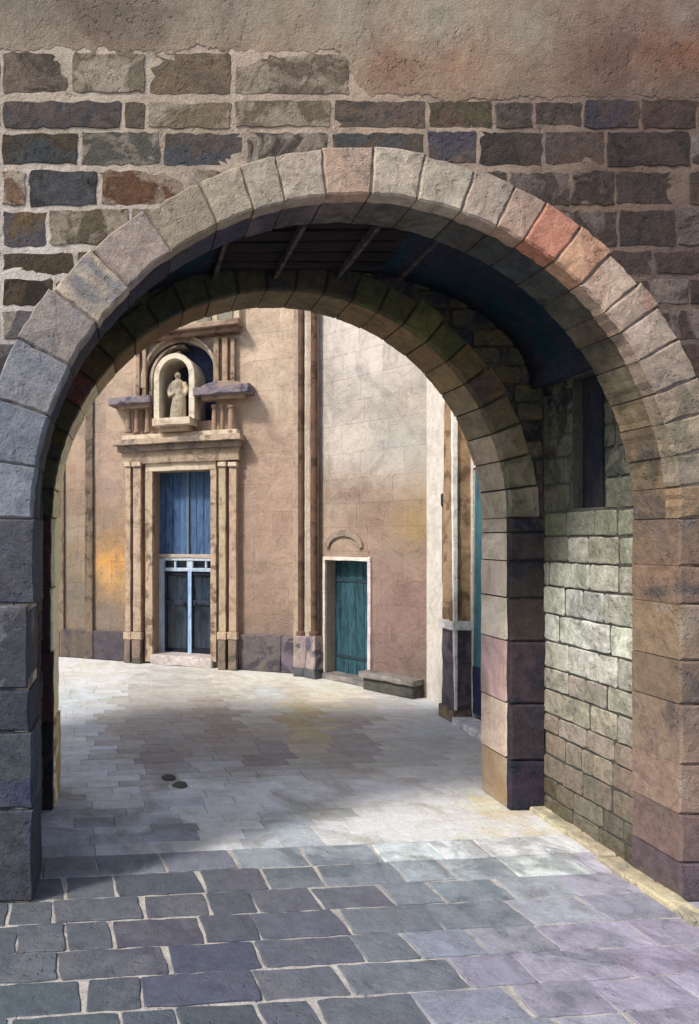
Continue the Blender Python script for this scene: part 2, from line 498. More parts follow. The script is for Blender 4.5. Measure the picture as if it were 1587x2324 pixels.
# jambs
JL = [FZ(y) for y in (1060, 1152, 1372, 1566, 1662, 1838)] 
zl = [ACZ] + [z for z in JL if z < ACZ - .1] + [0]
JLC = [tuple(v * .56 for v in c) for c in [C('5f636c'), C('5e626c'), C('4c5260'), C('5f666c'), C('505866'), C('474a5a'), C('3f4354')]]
def jamb(parent, xs, zs, ya, yproud, cols, mat, tints, gap=.006):
    for i in range(len(zs) - 1):
        mb = MB()
        stone(mb, rect(xs[0] + random.uniform(-.004, .004), xs[1] + random.uniform(-.03, .03), zs[i + 1] + gap, zs[i] - gap), backP(ya), 0, yproud, .016,
              jit(cols[min(i, len(cols) - 1)], .1, .03), tints[i % len(tints)], step=.1, amp=.004, tilt=.005)
        mb.build('jamb_block', mat, parent)
jamb(front_arch, (ACX - AR - .42, ACX - AR), zl, Y1, Y1 - Y0 + .026, JLC, M_dressed, [C('3c4458'), C('6a6c74'), C('454052'), C('39405a')])
zr = [ACZ] + [FZ(y) for y in (1285, 1372, 1500, 1600, 1735, 1850, 1960)] + [0]
JRC = [C('7d6448'), C('86694a'), C('8a7050'), C('80664a'), C('8a6e56'), C('8c6e5a'), C('7a6058'), C('5c4c54'), C('504450')]
JRC = [mix(tuple(v * 1.0 for v in c), C('80706a'), .12) for c in JRC]
jamb(front_arch, (ACX + AR, ACX + AR + .17), zr, Y1, Y1 - Y0 + .026, JRC, M_dressed, [C('6a5c54'), C('60544e'), C('93806c')], gap=.003)
# stones of the pier beyond the jamb
jamb(front_wall, (ACX + AR + .21, ACX + AR + .6), [ACZ] + [FZ(y) for y in (1240, 1390, 1545, 1690, 1800)] + [0], Y1, Y1 - Y0 + .03, [C('6a5a4e'), C('5a4a44'), C('544640'), C('4c3e42'), C('4a3a40')], M_dressed, [C('3a3440'), C('4e4048')])

# ---- passage right wall (with a slit niche), in the (Y, Z) plane
def wall_grid(mb, as_, bs, holes, P, depth, col):
    """sheet with rectangular holes and their reveals; as_, bs sorted breakpoints"""
    for i in range(len(as_) - 1):
        for j in range(len(bs) - 1):
            a0, a1, b0, b1 = as_[i], as_[i + 1], bs[j], bs[j + 1]
            am, bm_ = (a0 + a1) / 2, (b0 + b1) / 2
            if any(h[0] < am < h[1] and h[2] < bm_ < h[3] for h in holes): continue
            mb.add([P(a0, b0, 0), P(a1, b0, 0), P(a1, b1, 0), P(a0, b1, 0)], [(0, 1, 2, 3)], col)
    for a0, a1, b0, b1 in holes:
        for (p, q) in (((a0, b0), (a1, b0)), ((a1, b0), (a1, b1)), ((a1, b1), (a0, b1)), ((a0, b1), (a0, b0))):
            mb.add([P(*p, 0), P(*q, 0), P(*q, -depth), P(*p, -depth)], [(0, 1, 2, 3)], col)
Pr = lambda a, b, h: (WX - h, a, b)
SL = (5.40, 5.80, 2.64, 3.70)
VSP = 3.72                      # springing of the passage vault
mb = MB()
wall_grid(mb, [Y1 - .02, SL[0], SL[1], Y2 + .02], [-.1, SL[2], SL[3], VSP + .05], [SL], Pr, .35, C('4c4c44'))
mb.add([Pr(SL[0], SL[2], -.35), Pr(SL[1], SL[2], -.35), Pr(SL[1], SL[3], -.35), Pr(SL[0], SL[3], -.35)], [(0, 1, 2, 3)], C('2a2c30'))
pw = mb.build('passage_wall', M_mortar, gate)
PWC = [(5.2, .15, C('5a5040')), (6.1, .15, C('5c5034')), (5.2, .6, C('7c6656')), (6.1, .6, C('83705e')), (5.6, 1.0, C('a0907c')), (5.2, 1.3, C('a8a690')), (6.1, 1.3, C('a6a08a')),  # pale mid-wall colours hold sunlight, dark upper ones passage shade
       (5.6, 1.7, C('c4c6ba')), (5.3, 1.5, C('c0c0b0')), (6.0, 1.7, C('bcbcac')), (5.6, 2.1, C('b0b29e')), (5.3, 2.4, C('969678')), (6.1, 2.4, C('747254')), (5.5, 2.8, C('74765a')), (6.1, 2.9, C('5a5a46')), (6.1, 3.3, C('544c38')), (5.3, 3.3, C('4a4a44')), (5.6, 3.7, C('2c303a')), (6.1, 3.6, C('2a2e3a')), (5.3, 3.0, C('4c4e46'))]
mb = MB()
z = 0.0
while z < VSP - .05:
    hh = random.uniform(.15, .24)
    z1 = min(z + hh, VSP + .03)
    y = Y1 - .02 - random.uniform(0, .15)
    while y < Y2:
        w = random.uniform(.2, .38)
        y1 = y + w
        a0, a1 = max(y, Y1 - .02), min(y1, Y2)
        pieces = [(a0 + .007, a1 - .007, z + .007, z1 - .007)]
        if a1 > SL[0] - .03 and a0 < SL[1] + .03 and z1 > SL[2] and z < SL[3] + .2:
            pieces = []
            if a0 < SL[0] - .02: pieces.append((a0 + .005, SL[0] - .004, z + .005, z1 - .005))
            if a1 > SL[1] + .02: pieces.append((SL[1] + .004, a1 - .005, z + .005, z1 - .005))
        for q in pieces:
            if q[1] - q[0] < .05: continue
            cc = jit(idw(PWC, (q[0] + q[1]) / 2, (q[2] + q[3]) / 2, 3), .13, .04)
            kf = 1 - .5 * max(0, min(1, (q[2] - 2.0) / .8)); cc = tuple(v * kf for v in cc)  # further darkening upward, passage shade put into the stone colour
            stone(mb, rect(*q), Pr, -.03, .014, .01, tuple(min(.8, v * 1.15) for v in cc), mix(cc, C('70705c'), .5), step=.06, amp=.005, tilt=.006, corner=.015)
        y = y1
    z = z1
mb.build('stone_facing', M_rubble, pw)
mb = MB()
stone(mb, rect(SL[0] - .12, SL[1] + .12, SL[3] + .01, SL[3] + .24), Pr, -.05, .03, .012, C('6a5a4c'), C('4a4450'))
mb.build('niche_lintel', M_dressed, pw)
for k in range(3):  # navy boards added so the slit is as dark as its shade
    ya = SL[0] + .01 + k * .13
    mb = MB()
    stone(mb, rect(ya, ya + .124, SL[2] + .005, SL[3] - .005), Pr, -.12, -.07 + .006 * (k % 2), .006, jit(C('1e2334'), .2), C('2a2a2c'), amp=.002)
    mb.build('slit_shade_board', M_wood, pw)
mb = MB()
wall_grid(mb, [Y1 - .02, Y2 + .02], [-.1, VSP + .05], [], lambda a, b, h: (LX + h, a, b), 0, C('5a5248'))
pwl = mb.build('passage_wall', M_mortar, gate)
mb = MB()
z = 0
while z < VSP:
    y = Y1
    while y < Y2 - .05:
        w = min(random.uniform(.25, .45), Y2 - y)
        stone(mb, rect(y + .006, y + w - .006, z + .006, z + .24), lambda a, b, h: (LX + h, a, b), -.03, .014, .01, jit(C('5a4c40'), .2), C('3a3430'))
        y += w
    z += .25
mb.build('stone_facing', M_rubble, pwl)

# ---- vault
VCX = (WX + LX) / 2; VA = (WX - LX) / 2; VB = 1.2
mb = MB()
v = []; f = []; n = 30
for i in range(n + 1):
    a = math.pi * i / n
    for j in range(5):
        v.append((VCX + VA * math.cos(a), Y1 - .03 + (Y2 - Y1 + .06) * j / 4, VSP + VB * math.sin(a)))
for i in range(n):
    for j in range(4):
        k = i * 5 + j
        f.append((k, k + 1, k + 6, k + 5))
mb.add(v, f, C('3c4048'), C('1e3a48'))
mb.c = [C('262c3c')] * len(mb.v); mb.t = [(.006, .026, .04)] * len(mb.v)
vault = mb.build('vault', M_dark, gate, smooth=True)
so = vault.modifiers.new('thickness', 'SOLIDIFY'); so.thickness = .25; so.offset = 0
# flat roof over the passage keeps daylight out
mb = MB()
stone(mb, rect(-5, 8, Y1, Y2), lambda a, b, h: (a, b, h), VSP + VB + .16, TOP - .02, .01, C('8c8070'), amp=0)
mb.build('roof', M_mortar, gate)

# ---- timber ceiling at the crown
mb = MB()
ZC = VSP + VB - .19
stone(mb, rect(.62, 2.62, Y1 + .02, Y2 - .02), lambda a, b, h: (a, b, ZC + .06 - h), 0, .02, .003, C('201a1e'), amp=0)
tc = mb.build('timber_ceiling', M_wood, gate)
for k in range(5):
    ya = Y1 + .05 + k * .205
    mb = MB()
    stone(mb, rect(.66, 2.58, ya, ya + .17), lambda a, b, h: (a, b, ZC + .04 - h), 0, .05, .01, jit(C('2a2228'), .25), C('1a161c'), amp=.003)
    mb.build('plank', M_wood, tc)
for xj in (.72, 1.25, 1.80, 2.34):
    mb = MB()
    stone(mb, rect(xj - .018, xj + .018, Y1 + .03, Y2 - .03), lambda a, b, h: (a, b, ZC - .01 - h), 0, .06, .008, jit(C('5a4e48'), .1), C('3a343a'), amp=.003)
    mb.build('joist', M_wood, tc)

# ---- rear wall and rear arch
mb = MB(); arch_plate(mb, -5, 8, TOP - .01, BCX, BCZ, BR + .025, Y2 + .02, Y3, C('4a443c'))
mb.t = [C('30302c')] * len(mb.v)
rear_wall = mb.build('rear_wall', M_dark, gate)
mb = MB()
z = BCZ - .3
while z < VSP + VB:
    x = -.8
    while x < WX:
        w = random.uniform(.25, .5)
        poly = rect(x + .012, min(x + w, WX) - .012, z + .01, z + .15)
        cx_, cz_ = x + w / 2, z + .08
        dx, dz = cx_ - BCX, cz_ - BCZ; L = math.hypot(dx, dz)
        if L > .1:
            poly = clip(poly, dx / L, dz / L, dx / L * BCX + dz / L * BCZ + BR + .2)
            if len(poly) > 2 and area(poly) > .006:
                stone(mb, poly, backP(Y2 + .02), -.03, .02, .01, jit(C('4c473a'), .25, .08), random.choice([C('2a3040'), C('5a5030'), C('25282c')]), corner=.02, step=.06)
        x += w
    z += .165
mb.build('stone_facing', M_rubble, rear_wall)
mb = MB(); ring_bed(mb, BCX, BCZ, BR + .016, BR + .22, Y2 + .008, Y3 + .01, C('3a3430'))
rear_arch = mb.build('rear_arch', M_mortar, gate)
nv = 25
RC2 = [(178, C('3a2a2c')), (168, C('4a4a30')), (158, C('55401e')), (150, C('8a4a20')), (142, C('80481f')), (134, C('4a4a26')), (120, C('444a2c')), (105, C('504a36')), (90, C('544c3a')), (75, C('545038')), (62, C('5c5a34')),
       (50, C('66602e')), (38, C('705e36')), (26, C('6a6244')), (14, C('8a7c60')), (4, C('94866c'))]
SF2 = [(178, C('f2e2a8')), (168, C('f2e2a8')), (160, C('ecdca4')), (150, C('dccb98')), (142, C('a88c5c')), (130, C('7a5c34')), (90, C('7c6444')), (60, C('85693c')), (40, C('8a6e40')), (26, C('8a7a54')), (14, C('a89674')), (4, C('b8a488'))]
YF = Y2 + .05  # thin dark face stones added to hold shade, paler soffit stones behind
for i in range(nv):
    a0, a1 = math.pi * i / nv, math.pi * (i + 1) / nv
    am = math.degrees((a0 + a1) / 2)
    col = jit(tuple(v * .8 for v in ringcol(RC2, am)), .15, .06)
    mb = MB()
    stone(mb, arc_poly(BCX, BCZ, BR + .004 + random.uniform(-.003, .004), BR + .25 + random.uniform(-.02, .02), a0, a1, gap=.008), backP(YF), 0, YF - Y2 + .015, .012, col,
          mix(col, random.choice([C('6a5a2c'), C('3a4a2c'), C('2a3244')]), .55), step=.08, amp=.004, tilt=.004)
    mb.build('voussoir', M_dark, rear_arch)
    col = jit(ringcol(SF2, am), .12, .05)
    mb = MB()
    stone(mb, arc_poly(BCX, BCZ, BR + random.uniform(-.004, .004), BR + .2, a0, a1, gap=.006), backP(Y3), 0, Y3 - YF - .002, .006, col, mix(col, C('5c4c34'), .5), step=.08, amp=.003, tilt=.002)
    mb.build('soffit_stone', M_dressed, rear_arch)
def RZ(y, d=6.45): return EYE + (VY - y) / F * d
zr2 = [BCZ] + [RZ(y) for y in (1130, 1208, 1270, 1352, 1447, 1582, 1705)] + [0]
zr2 = [z for z in zr2 if z <= BCZ]
zl2 = [BCZ] + [RZ(y) for y in (1330, 1470, 1625)] + [0]
jamb(rear_arch, (BCX + BR, BCX + BR + .30), zr2, Y3, Y3 - YF - .002, [C('dcc6a8'), C('e0caac'), C('e4ccae'), C('e8d0b2'), C('deb0ac'), C('dcc09a'), C('9a7a52')], M_sett, [C('a8947a'), C('a4886a'), C('b89a8a')])  # pale reveal blocks, both sides, keep light in their colour
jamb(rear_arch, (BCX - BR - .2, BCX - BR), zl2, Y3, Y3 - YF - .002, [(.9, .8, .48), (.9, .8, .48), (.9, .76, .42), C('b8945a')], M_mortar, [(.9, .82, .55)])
n_old = len([o for o in bpy.data.objects if o.name.startswith('jamb_block')])
jamb(rear_arch, (BCX + BR + .004, WX + .02), zr2, YF, YF - Y2 + .015, [C('4a4438'), C('463e34'), C('3c3430'), C('453a34'), C('40343a'), C('38323e'), C('3a3040')], M_dark, [C('2a2c3a'), C('3a3238')])  # dark facings keep the shade of the jamb face in their colour
jamb(rear_arch, (LX - .05, BCX - BR - .004), zl2, YF, YF - Y2 + .015, [C('3a2428'), C('40262a'), C('3c2c2c'), C('3a302c')], M_dark, [C('4a2a2c'), C('2a2428')])

# ---- pale kerb along the foot of the passage
mb = MB()
y = 4.35
while y < 6.2:
    w = random.uniform(.35, .55)
    w = min(w, 6.2 - y)
    xo = ACX + AR - .01 if y < 5 else WX - .02
    stone(mb, rect(xo - .13 + random.uniform(-.02, .02), xo + .02, y + .006, y + w - .006), lambda a, b, h: (a, b, h), -.02, .04, .015, jit(C('c4b48c', 1.1), .08), C('a89c80'), amp=.006)
    y += w
tag(mb.build('kerb', M_dressed), kind='structure')

# =================================================================== CHURCH
class Plane:
    def __init__(s, A, B):
        s.O = Vector((A[0], A[1], 0)); d = Vector((B[0] - A[0], B[1] - A[1], 0)); s.len = d.length
        s.t = d.normalized(); s.n = Vector((s.t.y, -s.t.x, 0))      # towards the viewer
        if s.n.y > 0: s.n = -s.n
    def P(s, a, b, h):
        p = s.O + s.t * a + s.n * h
        return (p.x, p.y, b)
    def px(s, x, y, h=0):
        u = (x - VX) / F
        O = s.O + s.n * h
        a = (u * O.y - O.x) / (s.t.x - u * s.t.y)
        Y = O.y + a * s.t.y
        return a, EYE + (VY - y) / F * Y

def gpt(x, y):
    d = F * EYE / (y - VY)
    return ((x - VX) / F * d, d)
PA, PB, PC_ = gpt(135, 1489), gpt(700, 1530), gpt(966, 1584)
dirL = (PA[0] - PB[0], PA[1] - PB[1])
PL = Plane(PA, PB); PR = Plane(PB, PC_)
church = thing('church', (PB[0], PB[1], 0), 'tall pinkish brown church facade with a carved portal, seen through the archway', 'church')

def bx(mb, pl, x0, y0, x1, y1, h0, h1, col, tint=None, bev=.012, amp=.003, hp=0):
    xm = (x0 + x1) / 2
    a0 = pl.px(x0, y0, hp)[0]; a1 = pl.px(x1, y0, hp)[0]
    b1 = pl.px(xm, y0, hp)[1]; b0 = max(0, pl.px(xm, y1, hp)[1])
    stone(mb, rect(a0, a1, b0, b1), pl.P, h0, h1, bev, col, tint, amp=amp, step=.15, tilt=.002)

def facade(pl, a0, a1, ztop, holes, colf, rowh, name, mortar):
    as_ = sorted(set([a0, a1] + [h[0] for h in holes] + [h[1] for h in holes]))
    bs = sorted(set([-.1, ztop] + [max(-.1, h[2]) for h in holes] + [h[3] for h in holes]))
    mb = MB()
    wall_grid(mb, as_, bs, holes, pl.P, .4, mortar)
    w = mb.build(name, M_stucco, church)
    mb = MB()
    z = 0; k = 0
    while z < ztop:
        z1 = min(z + rowh * random.uniform(.85, 1.15), ztop)
        a = a0 - random.uniform(0, .4)
        while a < a1:
            wd = random.uniform(.5, .95)
            pieces = [(max(a, a0), min(a + wd, a1), z, z1)]
            for h in holes:
                nxt = []
                for q in pieces:
                    if q[1] <= h[0] or q[0] >= h[1] or q[3] <= h[2] or q[2] >= h[3]: nxt.append(q); continue
                    if q[0] < h[0]: nxt.append((q[0], h[0], q[2], q[3]))
                    if q[1] > h[1]: nxt.append((h[1], q[1], q[2], q[3]))
                    m0, m1 = max(q[0], h[0]), min(q[1], h[1])
                    if q[3] > h[3]: nxt.append((m0, m1, h[3], q[3]))
                    if q[2] < h[2]: nxt.append((m0, m1, q[2], h[2]))
                pieces = nxt
            for q in pieces:
                if q[1] - q[0] < .03 or q[3] - q[2] < .03: continue
                kk = random.uniform(.93, 1.07)
                vf = lambda a_, b_: tuple(tuple(v * kk for v in c_) for c_ in colf(a_, b_))
                stone(mb, rect(q[0] + .0012, q[1] - .0012, q[2] + .0012, q[3] - .0012), pl.P, -.004, .004, .002, step=.12, amp=.001, tilt=.0008, vcol=vf)
            a += wd
        z = z1; k += 1
    mb.build('ashlar_facing', M_stucco, w)
    return w

def hole(pl, x0, y0, x1, y1):
    xm = (x0 + x1) / 2
    return (pl.px(x0, y0)[0], pl.px(x1, y0)[0], max(-.2, pl.px(xm, y1)[1]), pl.px(xm, y0)[1])
def inv_px(pl, a, b):
    p = pl.P(a, b, 0)
    return VX + F * p[0] / p[1], VY - F * (b - EYE) / p[1]

FLC = [(240, 900, C('a88a6a')), (600, 760, C('b89a76')), (600, 1000, C('a8866a')), (600, 1200, C('9c7a62')), (600, 1400, C('8c6e58')), (620, 1480, C('70605c')), (170, 1200, C('8a765e')), (170, 1350, C('6c6050')), (250, 1200, C('8a7058')),
       (240, 1270, (.50, .24, .04)), (275, 1275, (.50, .24, .05)), (262, 1320, (.42, .24, .08)), (255, 1215, (.28, .17, .07)), (190, 1270, C('7c6a52')), (190, 1330, C('70624e')), (220, 1385, C('70604c')), (240, 1420, C('75654e')), (250, 1100, C('a0806a')), (640, 1300, C('9a7a62')), (420, 900, C('b09070')), (655, 900, C('b89c7e')), (655, 1300, C('a8886c'))]
def colL(a, b):
    x, y = inv_px(PL, a, b)
    x = max(60, min(720, x)); y = max(600, min(1500, y))
    c = idw(FLC, x, y, 3)
    y_ = .3 * c[0] + .55 * c[1] + .15 * c[2]
    c = tuple((v + (y_ - v) * .12) * 1.28 for v in c)
    return c, mix(c, C('806a5c'), .4)
FRC = [(760, 760, C('bcaea0')), (900, 820, C('c0b2a4')), (800, 1000, C('bcae9e')), (900, 1000, C('a8a294')), (930, 900, C('b4a894')), (760, 1130, C('a08a70')), (850, 1180, C('96765e')), (940, 1200, C('9a7a3c')), (900, 1250, C('90745e')),
       (770, 1230, C('a88a6c')), (900, 1300, C('927060')), (920, 1400, C('8e6a5e')), (900, 1480, C('84645a')), (720, 1400, C('a08672')), (950, 1520, C('705648'))]
def colR(a, b):
    x, y = inv_px(PR, a, b)
    x = max(700, min(970, x)); y = max(600, min(1560, y))
    c = idw(FRC, x, y, 3)
    y_ = .3 * c[0] + .55 * c[1] + .15 * c[2]
    c = tuple((v + (y_ - v) * .12) * 1.1 for v in c)
    return c, mix(c, C('948c86') if y < 1080 else C('86665a'), .6)

doorL = hole(PL, 350, 1068, 481, 1500)
doorR = hole(PR, 741, 1271, 838, 1560)
HT = 11.0
ca, cz = PL.px(408, 862); m1 = PL.px(409, 862)[0] - ca
zfoot = PL.px(408, 958)[1]
RR = 81 * m1
recess = (ca - RR - .03, ca + RR + .03, zfoot, cz + RR * 1.0 + .04)
wl = facade(PL, -5.5, PL.len, HT, [doorL, recess], colL, .5, 'main_wall', C('a08468'))
wr = facade(PR, 0, PR.len + .3, HT, [doorR], colR, .42, 'side_wall', C('a89684'))
# body behind
mb = MB()
q0 = PL.P(-5.5, 0, -.42); q1 = PL.P(PL.len, 0, -.42); q2 = PR.P(PR.len + .3, 0, -.42)
ring = [q0, q1, q2, (q2[0] + 4, q2[1] + 1, 0), (q2[0] + 4, q0[1] + 8, 0), (q0[0] + 1, q0[1] + 8, 0)]
vv = [(p[0], p[1], -.1) for p in ring] + [(p[0], p[1], HT) for p in ring]
n = len(ring)
ff = [(i, (i + 1) % n, n + (i + 1) % n, n + i) for i in range(n)] + [tuple(range(n)), tuple(range(n, 2 * n))]
mb.add(vv, ff, C('8a7460'))
body = mb.build('nave_block', M_stucco, church)
mb = MB()
for pl, a0, a1 in ((PL, -5.6, PL.len), (PR, 0, PR.len + .3)):
    stone(mb, rect(a0, a1, HT - .3, HT - .02), pl.P, 0, .35, .05, C('a88c70'), amp=0)
mb.build('eaves_cornice', M_trim, church)

# plinth of the main wall
for (x0, x1, y0, c) in ((-150, 60, 1428, '5f544a'), (60, 140, 1428, '5f544a'), (140, 215, 1428, '64584c'), (215, 288, 1432, '544c50'), (288, 318, 1440, '66584c'), (542, 640, 1440, '6a5c5c'), (640, 676, 1446, '746470')):
    mb = MB()
    bx(mb, PL, x0, y0, x1, 1530, -.01, .07, jit(C(c), .05), C('4a4550'), bev=.02, amp=.006)
    mb.build('plinth_block', M_trim, wl)
# shallow pilaster strip by the portal
mb = MB()
bx(mb, PL, 196, 560, 213, 1530, 0, .06, C('7a6650'), C('54483c'))
mb.build('pilaster_strip', M_trim, church)
mb = MB()
bx(mb, PL, 135, 560, 147, 1530, 0, .05, C('85705a'), C('6a5a48'))
mb.build('pilaster_strip', M_trim, church)

# ---- portal
tl = C('b89c7c'); td = C('7a624c'); tm = C('9a7e64'); tw = C('d0bc9c')
mb = MB()                                        # moulded architrave round the opening
for (x0, x1) in ((334, 350), (481, 494)):
    bx(mb, PL, x0, 1056, x1, 1500, 0, .10, tl, td)
bx(mb, PL, 334, 1046, 494, 1068, 0, .11, tw, tl)
bx(mb, PL, 326, 1040, 502, 1050, 0, .15, tl, C('a07850'))
portal = mb.build('portal', M_trim, church)
def portal_part(name, boxes, mat=M_trim):
    mb = MB()
    for b in boxes:
        bx(mb, PL, *b)
    return mb.build(name, mat, portal)
for x0, x1 in ((292, 303), (309, 326), (502, 517), (525, 541)):
    portal_part('pilaster', [(x0, 1060, x1, 1432, 0, .16, jit(tl, .06), tm), (x0 - 2, 1050, x1 + 2, 1060, 0, .2, tw, tl)])
    portal_part('pilaster_base', [(x0 - 3, 1432, x1 + 3, 1448, 0, .21, tl, tm), (x0 - 1, 1448, x1 + 1, 1520, 0, .2, jit(C('84705f'), .1), C('5a5248'))])
portal_part('entablature', [(284, 1022, 548, 1050, 0, .17, C('b09878'), C('8a7260')), (278, 1008, 552, 1022, 0, .26, C('8f7a68'), C('6e6058')), (270, 996, 556, 1008, 0, .36, tl, C('7a6a60')), (286, 984, 546, 996, 0, .22, tw, tl)])
for x0, x1 in ((292, 306), (312, 323), (336, 348), (486, 498), (505, 515), (522, 538)):
    mb = MB()
    a = (PL.px(x0, 950)[0] + PL.px(x1, 950)[0]) / 2
    zt, zb = PL.px((x0 + x1) / 2, 922)[1], PL.px((x0 + x1) / 2, 984)[1]
    r = (PL.px(x1, 950)[0] - PL.px(x0, 950)[0]) / 2 * .9
    pts = [PL.P(a, z, .16) for z in (zb, zb + .04, zb + .05, (zb + zt) / 2, zt - .06, zt - .05, zt)]
    tube(mb, pts, [r * 1.3, r * 1.3, r, r * 1.02, r * .85, r * 1.25, r * 1.3], jit(C('9a7c62'), .12))
    mb.build('colonnette', M_trim, portal)
portal_part('broken_pediment', [(264, 908, 358, 924, 0, .42, C('83747a'), C('4c4a62'), .03), (278, 922, 350, 930, 0, .26, tl, tm)])
portal_part('broken_pediment', [(452, 884, 578, 902, 0, .42, C('83747a'), C('4c4a62'), .03), (466, 900, 560, 909, 0, .26, tl, tm)])
# curled end of the right half of the pediment
mb = MB()
a0, zc = PL.px(512, 886); rr = PL.px(562, 886)[0] - a0
stone(mb, [(a0 + rr * math.cos(math.pi * i / 12), zc + rr * .32 * math.sin(math.pi * i / 12)) for i in range(13)], PL.P, 0, .3, .03, C('9a8068'), C('6a6078'), amp=.003)
mb.build('scroll', M_trim, portal)
# niche: shell of the hood, back wall and low archivolt bands
def niche_band(r0, r1, h0, h1, col, tint, foot, name, mat=M_trim, a_from=0, a_to=math.pi):
    poly = [(ca + r0 * m1 * math.cos(a_from + (a_to - a_from) * i / 16), cz + r0 * 1.15 * m1 * math.sin(a_from + (a_to - a_from) * i / 16)) for i in range(17)]
    out = [(ca + r1 * m1 * math.cos(a_to + (a_from - a_to) * i / 16), cz + r1 * 1.08 * m1 * math.sin(a_to + (a_from - a_to) * i / 16)) for i in range(17)]
    poly = ([(poly[0][0], foot)] if a_from == 0 else []) + poly + ([(poly[-1][0], foot)] if a_to == math.pi else [])
    out = ([(out[0][0], foot)] if a_to == math.pi else []) + out + ([(out[-1][0], foot)] if a_from == 0 else [])
    verts = []; m = len(poly)
    for h in (h0, h1):
        verts += [PL.P(a, b, h) for a, b in poly] + [PL.P(a, b, h) for a, b in reversed(out)]
    f = []
    for i in range(m - 1):
        f += [(i, i + 1, m + i + 1, m + i), (2 * m + i, 2 * m + i + 1, 3 * m + i + 1, 3 * m + i), (i, i + 1, 2 * m + i + 1, 2 * m + i), (m + i, m + i + 1, 3 * m + i + 1, 3 * m + i)]
    f += [(0, m, 3 * m, 2 * m), (m - 1, 2 * m - 1, 4 * m - 1, 3 * m - 1)]
    mb = MB(); mb.add(verts, f, col, tint)
    return mb.build(name, mat, portal)
niche_band(33, 45, -.39, .34, C('d6c6a6'), C('b8a688'), zfoot, 'niche_hood')
niche_band(49, 58, -.39, -.02, C('a08a70'), C('6a5a4a'), zfoot, 'archivolt', a_from=math.pi * .5)
niche_band(63, 70, -.39, .02, C('b09a80'), C('6a5a4a'), zfoot, 'archivolt', a_from=math.pi * .45)
niche_band(81, 88, -.02, .09, C('b09a80'), C('7a6a60'), cz - .1, 'archivolt')
# plate with the round-headed recess
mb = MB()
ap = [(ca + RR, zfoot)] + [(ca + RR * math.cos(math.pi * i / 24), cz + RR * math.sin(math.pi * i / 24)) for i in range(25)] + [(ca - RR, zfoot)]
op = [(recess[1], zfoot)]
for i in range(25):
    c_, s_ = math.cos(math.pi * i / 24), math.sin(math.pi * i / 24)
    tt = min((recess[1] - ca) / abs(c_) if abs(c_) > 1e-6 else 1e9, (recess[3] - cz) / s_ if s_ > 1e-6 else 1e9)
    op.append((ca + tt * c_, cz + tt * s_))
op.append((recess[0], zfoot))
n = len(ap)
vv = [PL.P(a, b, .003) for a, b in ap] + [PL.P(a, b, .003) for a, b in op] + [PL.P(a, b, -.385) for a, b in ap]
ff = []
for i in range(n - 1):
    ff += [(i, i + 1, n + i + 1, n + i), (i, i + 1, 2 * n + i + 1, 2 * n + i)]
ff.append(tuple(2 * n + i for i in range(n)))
mb.add(vv, ff, C('3e4768'), C('323a5e'))  # blue back puts the cast shadow beside the hood into colour
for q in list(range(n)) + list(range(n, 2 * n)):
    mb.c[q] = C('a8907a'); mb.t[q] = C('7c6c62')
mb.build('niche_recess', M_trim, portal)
portal_part('niche_sill', [(366, 956, 450, 972, 0, .5, tw, tl), (376, 970, 440, 984, 0, .34, tl, tm)])
# upper stage
for x0, x1 in ((313, 322), (328, 336), (488, 500), (508, 520), (527, 536)):
    portal_part('pilaster', [(x0, 768, x1, 880 if x0 > 400 else 905, 0, .12, jit(C('a88a6c'), .08), C('705844'))])
portal_part('upper_cornice', [(318, 746, 552, 757, 0, .34, C('a88a70'), C('8a6a58')), (330, 757, 545, 768, 0, .22, C('8a6a54'), C('6a4a3c'))])
portal_part('attic', [(322, 690, 548, 747, 0, .14, C('c8b48c'), C('b09a78')), (316, 676, 554, 690, 0, .2, tl, tm)])
for x0, x1 in ((345, 366), (380, 398), (406, 420), (452, 486), (497, 534)):
    portal_part('attic_panel', [(x0, 694, x1, 740, .1, .16, jit(C('84806c'), .08), C('6a6a5c'))])

# ---- church door
DP = .34
mb = MB()
def bd(mb, x0, y0, x1, y1, h0, h1, col, tint=None, bev=.008):
    bx(mb, PL, x0, y0, x1, y1, h0, h1, col, tint, bev, .001)
wb = C('a8bcd0', 1.15)
for x0, x1 in ((348, 361), (474, 484)):
    bd(mb, x0, 1266, x1, 1510, -DP - .05, -DP + .06, wb, C('9ab0c8'))
bd(mb, 361, 1266, 474, 1273, -DP - .05, -DP + .07, wb, C('c8ccd0'))
bd(mb, 361, 1290, 474, 1298, -DP - .05, -DP + .06, wb, C('8aa4c4'))
bd(mb, 346, 1258, 486, 1266, -DP - .05, -DP + .09, C('c0ac98'), C('a89888'))
bd(mb, 384, 1272, 388, 1290, -DP - .05, -DP + .05, wb); bd(mb, 413, 1272, 427, 1290, -DP - .05, -DP + .05, wb); bd(mb, 455, 1272, 459, 1290, -DP - .05, -DP + .05, wb)
cd = mb.build('church_door', M_paint, church)
def leafpart(name, boxes, mat=M_paint):
    mb = MB()
    for b in boxes: bd(mb, *b)
    return mb.build(name, mat, cd)
